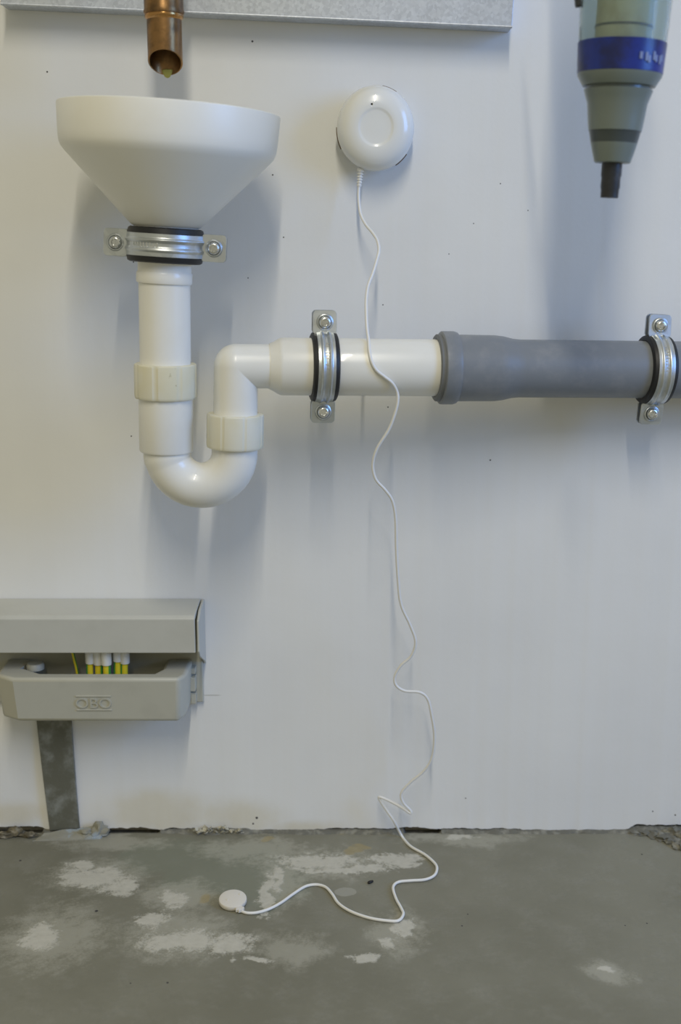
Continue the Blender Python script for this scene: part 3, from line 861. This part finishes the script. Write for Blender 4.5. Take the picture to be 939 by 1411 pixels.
# raised logo on the cover front
def text_bm(txt, size, ext):
    cu = bpy.data.curves.new('logo_text', 'FONT'); cu.body = txt; cu.size = size; cu.extrude = ext; cu.align_x = 'CENTER'; cu.align_y = 'CENTER'; cu.resolution_u = 6
    to = bpy.data.objects.new('logo_text', cu); COL.objects.link(to)
    bpy.context.view_layer.update()
    me = bpy.data.meshes.new_from_object(to.evaluated_get(bpy.context.evaluated_depsgraph_get()))
    bpy.data.objects.remove(to); bpy.data.curves.remove(cu)
    bm = bmesh.new(); bm.from_mesh(me); bpy.data.meshes.remove(me)
    return bm
sl = .005 / (zlt - zlb)                     # draft of the front face
def front_y(z): return yf + (zlt - z) * sl
lcn = P(129, 969, DL - .002)
bm = text_bm('OBO', .0165, .0011)
xsn = [v.co.x for v in bm.verts]; wd_ = max(xsn) - min(xsn); zsn = [v.co.y for v in bm.verts]; ht_ = max(zsn) - min(zsn)
kx_ = 49 * mpp(129, 969, DL) / wd_; kz_ = 15 * mpp(129, 969, DL) / ht_
zm = (max(zsn) + min(zsn)) / 2; xm = (max(xsn) + min(xsn)) / 2
for v in bm.verts:
    x, y, z = v.co; zz = lcn.z + (y - zm) * kz_
    v.co = Vector((lcn.x + (x - xm) * kx_, front_y(zz) - z - .0001, zz))
obj('logo_letters', bm, MAT['box'], lc, 40)
for dz in (10.5, -10.5):
    bm = bmesh.new(); zz = lcn.z + dz * mpp(129, 969, DL)
    box(bm, Matrix.Translation((lcn.x, front_y(zz), zz)), -.0165, .0165, -.0010, .001, -.0005, .0005)
    obj('logo_bar', bm, MAT['box'], lc, None, .0002, 1)
# hinge clips at the right
hx0 = X_(262.5, 940, .014)
for (ya_, yb_, dd) in ((921, 929, .016), (934, 953, .018), (955, 970, .014)):
    bm = bmesh.new(); za_ = P(266, ya_, dd).z; zb_ = P(266, yb_, dd).z
    box(bm, I4, hx0, hx0 + .0052, -dd, -.0005, zb_, za_)
    obj('hinge_clip', bm, MAT['box'], tbx, None, .0006, 2)
# wires
def wire(px, dx, r, d, ytop, ysl, stripe, sleeve):
    a = P(px, ytop, d); b_ = P(px + dx, 925, d); cdir = (b_ - a)
    pts = [a + cdir * t for t in (-.6, 0, .5, 1.0, 1.6)]
    pts[-1] = Vector((pts[-1].x, pts[-1].y, zlb + .012))
    bm = bmesh.new(); tube(bm, catmull(pts, 4), r, 14)
    w = obj('wire', bm, MAT['yellow'], tbx, 60)
    bm = bmesh.new()                          # green stripe along the insulation
    off = Vector((r * .80 * stripe, -r * .25, 0))
    tube(bm, [p + off for p in catmull(pts, 4)], r * .46, 10)
    obj('green_stripe', bm, MAT['green'], w, 60)
    if sleeve:
        bm = bmesh.new(); e = P(px + dx * .5, ysl, d)
        u2 = Vector((0, 0, 1)); ln = .022
        lathe(bm, [(r + .0002, 0), (r + .0013, .0002), (r + .0016, .001), (r + .0016, ln)], frame(e, u2), 20, True)
        obj('ferrule_sleeve', bm, MAT['sleeve'], w, 40)
dw = .036
wire(124.5, 0, .0029, dw, 902, 914, -1, True)
wire(136, 0, .0033, dw, 902, 915.5, 1, True)
wire(147, 0, .0033, dw + .004, 902, 916, 1, True)
wire(163, -.5, .0030, dw, 902, 911, -1, True)
wire(173, -1, .0030, dw, 902, 914, -1, True)
wire(100, 6, .0014, dw - .006, 899, 0, 1, False)

# ------------------------------------------------------------------ earth strap
a0 = P(49, 985, .004); a1 = P(97.5, 985, .004); b0 = P(68, 1146, .006); b1 = P(109, 1143, .006)
bm = bmesh.new()
rows = []
for i in range(13):
    t_ = i / 12
    l = a0.lerp(b0, t_); r = a1.lerp(b1, t_)
    yy = -.0035 - .0015 * math.sin(t_ * math.pi) - .001 * t_
    rows.append([Vector((l.x, yy, l.z)), Vector((r.x, yy + .0004, r.z)), Vector((r.x, yy + .0034, r.z)), Vector((l.x, yy + .003, l.z))])
vs = [[bm.verts.new(p) for p in rw] for rw in rows]
for a, b_ in zip(vs, vs[1:]):
    for k in range(4): bm.faces.new((a[k], a[(k+1) % 4], b_[(k+1) % 4], b_[k]))
bm.faces.new(vs[0]); bm.faces.new(list(reversed(vs[-1])))
o = obj('earth_strap', bm, MAT['strap'], None, 30, .0006, 2, origin=(b0.x, b0.y, 0))
tag(o, 'flat weathered zinc earthing strap running from the grey box into the floor', 'metal strap')

# ------------------------------------------------------------------ rubble along the joint
def rubble(name, label, cat, parts, mat_, origin, group=None, **k):
    bm = bmesh.new()
    for (loc, sx, sy, sz, seed) in parts: lump_bm(bm, loc, sx, sy, sz, seed, **k)
    o = obj(name, bm, mat_, None, 60, origin=origin)
    return tag(o, label, cat, group)
c = G(98, 1152)
bm = bmesh.new()
# wedge-shaped slab of mortar with a torn right end
slab = [G(44, 1160), G(70, 1159), G(105, 1158), G(138, 1156.5), G(143, 1151), G(132, 1149.5), G(96, 1150), G(60, 1152.5)]
hts = [.0006, .0012, .0018, .0022, .0075, .0090, .0050, .0025]
lo_ = [p + Vector((0, 0, -.002)) for p in slab]; hi_ = [p + Vector((0, .001, h)) for p, h in zip(slab, hts)]
prism(bm, lo_, hi_)
bmesh.ops.triangulate(bm, faces=bm.faces[:]); bmesh.ops.subdivide_edges(bm, edges=bm.edges[:], cuts=3, use_grid_fill=True)
for v in bm.verts:
    v.co += Vector((0, 0, 1)) * .0016 * noise.fractal(v.co * 90, .8, 2, 3) + Vector((1, 0, 0)) * .001 * noise.fractal(v.co * 140 + Vector((3, 1, 2)), .8, 2, 3)
lump_bm(bm, G(137, 1150, 0.002) + Vector((0, .001, .003)), .008, .006, .009, 3, .6)
lump_bm(bm, G(120, 1151, 0.002) + Vector((0, .001, .001)), .010, .006, .0055, 4, .6)
o = obj('mortar_slab', bm, MAT['mortar_blue'], None, 40, origin=(c.x, c.y, 0))
tag(o, 'broken blue-grey slab of mortar at the foot of the earth strap', 'mortar')
g = G(20, 1150)
rubble('mortar_rubble', 'dark yellowish mortar lump in the floor joint beside the earth strap', 'rubble', [(G(22, 1149, .003) + Vector((0, .002, .001)), .008, .005, .006, 11), (G(8, 1151, .002) + Vector((0, .001, 0)), .010, .005, .003, 12), (G(40, 1152, .002) + Vector((0, .002, 0)), .008, .004, .003, 13)], MAT['mortar_dark'], (g.x, g.y, 0), rough=.6)
g = G(920, 1160)
parts = []
rnd = random.Random(4)
for (px, py, w, h) in ((876, 1147, 9, .0020), (890, 1148, 12, .0028), (904, 1151, 12, .003), (917, 1155, 13, .0036), (929, 1160, 12, .004), (941, 1168, 12, .005), (936, 1151, 14, .006), (952, 1160, 18, .008), (920, 1149, 10, .004)):
    s_ = mpp(px, py, 0); parts.append((G(px, py, 0) + Vector((0, 0, .0006)), w * s_, w * s_ * .8, h, rnd.random() * 30))
rubble('mortar_rubble', 'crumbled grey mortar heap in the wall corner beyond the grey pipe clamp', 'rubble', parts, MAT['mortar'], (g.x, g.y, 0), rough=.7, freq=2.4)
bpy.data.objects['mortar_rubble.001']['label'] = 'crumbled grey mortar heap on the floor below the grey pipe clamp'
# curled flakes of paint under the stain
bm = bmesh.new()
rnd = random.Random(8)
for i in range(34):
    px = 268 + rnd.random() * 66; q = P(px, 1147 - rnd.random() * 9 * (1 - abs(px - 300) / 60), .004 + rnd.random() * .004)
    Mx = Matrix.Translation(q) @ Matrix.Rotation(rnd.random() * 3, 4, 'Z') @ Matrix.Rotation(rnd.uniform(-.9, .9), 4, 'X') @ Matrix.Rotation(rnd.uniform(-.8, .8), 4, 'Y')
    s_ = .0012 + rnd.random() * .0018
    box(bm, Mx, -s_, s_, -s_ * .7, s_ * .7, -.0003, .0003)
o = obj('paint_flakes', bm, MAT['flake'], None, None, origin=(G(300, 1150).x, -.005, 0))
o['kind'] = 'stuff'; tag(o, 'curled flakes of loose paint along the floor joint under the yellow stain', 'paint flakes')
# dead insect speck
g = G(510, 1217)
bm = bmesh.new(); lump_bm(bm, g + Vector((0, 0, .0008)), .0028, .0016, .0016, 2, .3, 2, .7)
lump_bm(bm, g + Vector((.0022, .0018, .0008)), .0014, .0012, .0012, 5, .3, 2, .7)
o = obj('dead_insect', bm, MAT['insect'], None, 60, origin=(g.x, g.y, 0))
tag(o, 'tiny black dead insect on the concrete near the white cord', 'insect')

# ------------------------------------------------------------------ water filter bowl
DF = 0.22
F0 = P(840, 273, DF); F1 = P(858, 60, DF)
uf = (F1 - F0).normalized(); MFi = frame(F0, uf); sf = mpp(850, 130, DF)
def hf(py):
    return (P(850, py, DF) - F0).dot(uf)
fb = thing('water_filter', 'clear water filter bowl with blue label band and grey drain cone', 'water filter', F0)
def q_(r, py): return (r * sf, hf(py))
bm = bmesh.new()
lathe(bm, [q_(12.3, 273), q_(12.6, 262), q_(13.6, 258), q_(13.2, 246), q_(14.2, 242), q_(14.2, 222)], MFi, 32, True)
nz = obj('drain_nozzle', bm, MAT['black'], fb, 40)
bm = bmesh.new()
lathe(bm, [q_(23.5, 225), q_(25, 224), q_(30.5, 204), q_(32.0, 197)], MFi, 56, True)
obj('drain_tip', bm, MAT['cone'], fb, 40)
bm = bmesh.new()
lathe(bm, [q_(32.0, 197.5), q_(35, 183), q_(36.2, 180.5)], MFi, 56, True)
obj('smoked_ring', bm, MAT['smoke'], fb, 40)
bm = bmesh.new()
lathe(bm, [q_(36.4, 181), q_(38.5, 165), q_(41, 143), q_(44, 134), q_(47, 124.5), q_(43, 124)], MFi, 64, True)
obj('drain_cone', bm, MAT['cone'], fb, 40)
bm = bmesh.new()
lathe(bm, [q_(42.5, 126), q_(42.5, 116)], MFi, 64, True)
obj('groove_ring', bm, MAT['cone'], fb, 40)
bm = bmesh.new()
lathe(bm, [q_(43, 120), q_(49.5, 119.5), q_(57, 106), q_(57.4, 102), q_(54, 101)], MFi, 64, True)
obj('collar', bm, MAT['cone'], fb, 40)
bm = bmesh.new()
ht = hf(-330)
lathe(bm, [(57.0 * sf, hf(102)), (60.5 * sf, hf(30)), (63.5 * sf, hf(-60)), (63.5 * sf, ht), (59.5 * sf, ht), (59.5 * sf, hf(-60)), (57 * sf, hf(30)), (53.5 * sf, hf(101))], MFi, 72, False, closed=True)
bw = obj('bowl', bm, MAT['bowl'], fb, 40)
bm = bmesh.new()
lathe(bm, [(57.15 * sf + .0002, hf(102.5)), (57.3 * sf + .0004, hf(102)), (59.3 * sf + .0004, hf(60)), (59.2 * sf, hf(59.5))], MFi, 72, False)
lb = obj('label_band', bm, MAT['blue'], fb, 40)
bm = bmesh.new()
for i in range(7):
    a = math.radians(-76 + i * 6.2 + (2 if i % 2 else 0)); rr_ = 58.2 * sf + .0007; hh = hf(84 + (i % 3) * 2)
    Mk = MFi @ Matrix.Rotation(a, 4, 'Z') @ Matrix.Translation((rr_, 0, hh))
    box(bm, Mk, -.0004, .0004, -.0010, .0010, -.002, .0026 + .001 * (i % 2))
obj('label_print', bm, MAT['printm'], lb, None)
bm = bmesh.new()
lathe(bm, [q_(34, 78), (38 * sf, hf(74)), (38 * sf, ht)], MFi, 48, True)
obj('filter_cartridge', bm, MAT['amber'], fb, 40)
bm = bmesh.new()
lathe(bm, [(38.2 * sf, hf(39)), (39.5 * sf, hf(38.5)), (39.5 * sf, hf(36)), (38.2 * sf, hf(35.5))], MFi, 48, True)
obj('cartridge_ring', bm, MAT['smoke'], fb, 40)
bm = bmesh.new()
lathe(bm, [(52 * sf, ht - .004), (70 * sf, ht - .004), (72 * sf, ht + .002), (72 * sf, ht + .05), (52 * sf, ht + .055)], MFi, 48, True)
obj('head', bm, MAT['black'], fb, 40)
bm = bmesh.new()
Mk = frame(P(796, 2, DF), Vector((-.15, 0, 1)))
box(bm, Mk, -.0016, .0026, -.003, .003, -.004, .10)
obj('locking_lever', bm, MAT['black'], fb, None, .001, 2)

for o in bpy.data.objects:
    if '_w' in o: del o['_w']
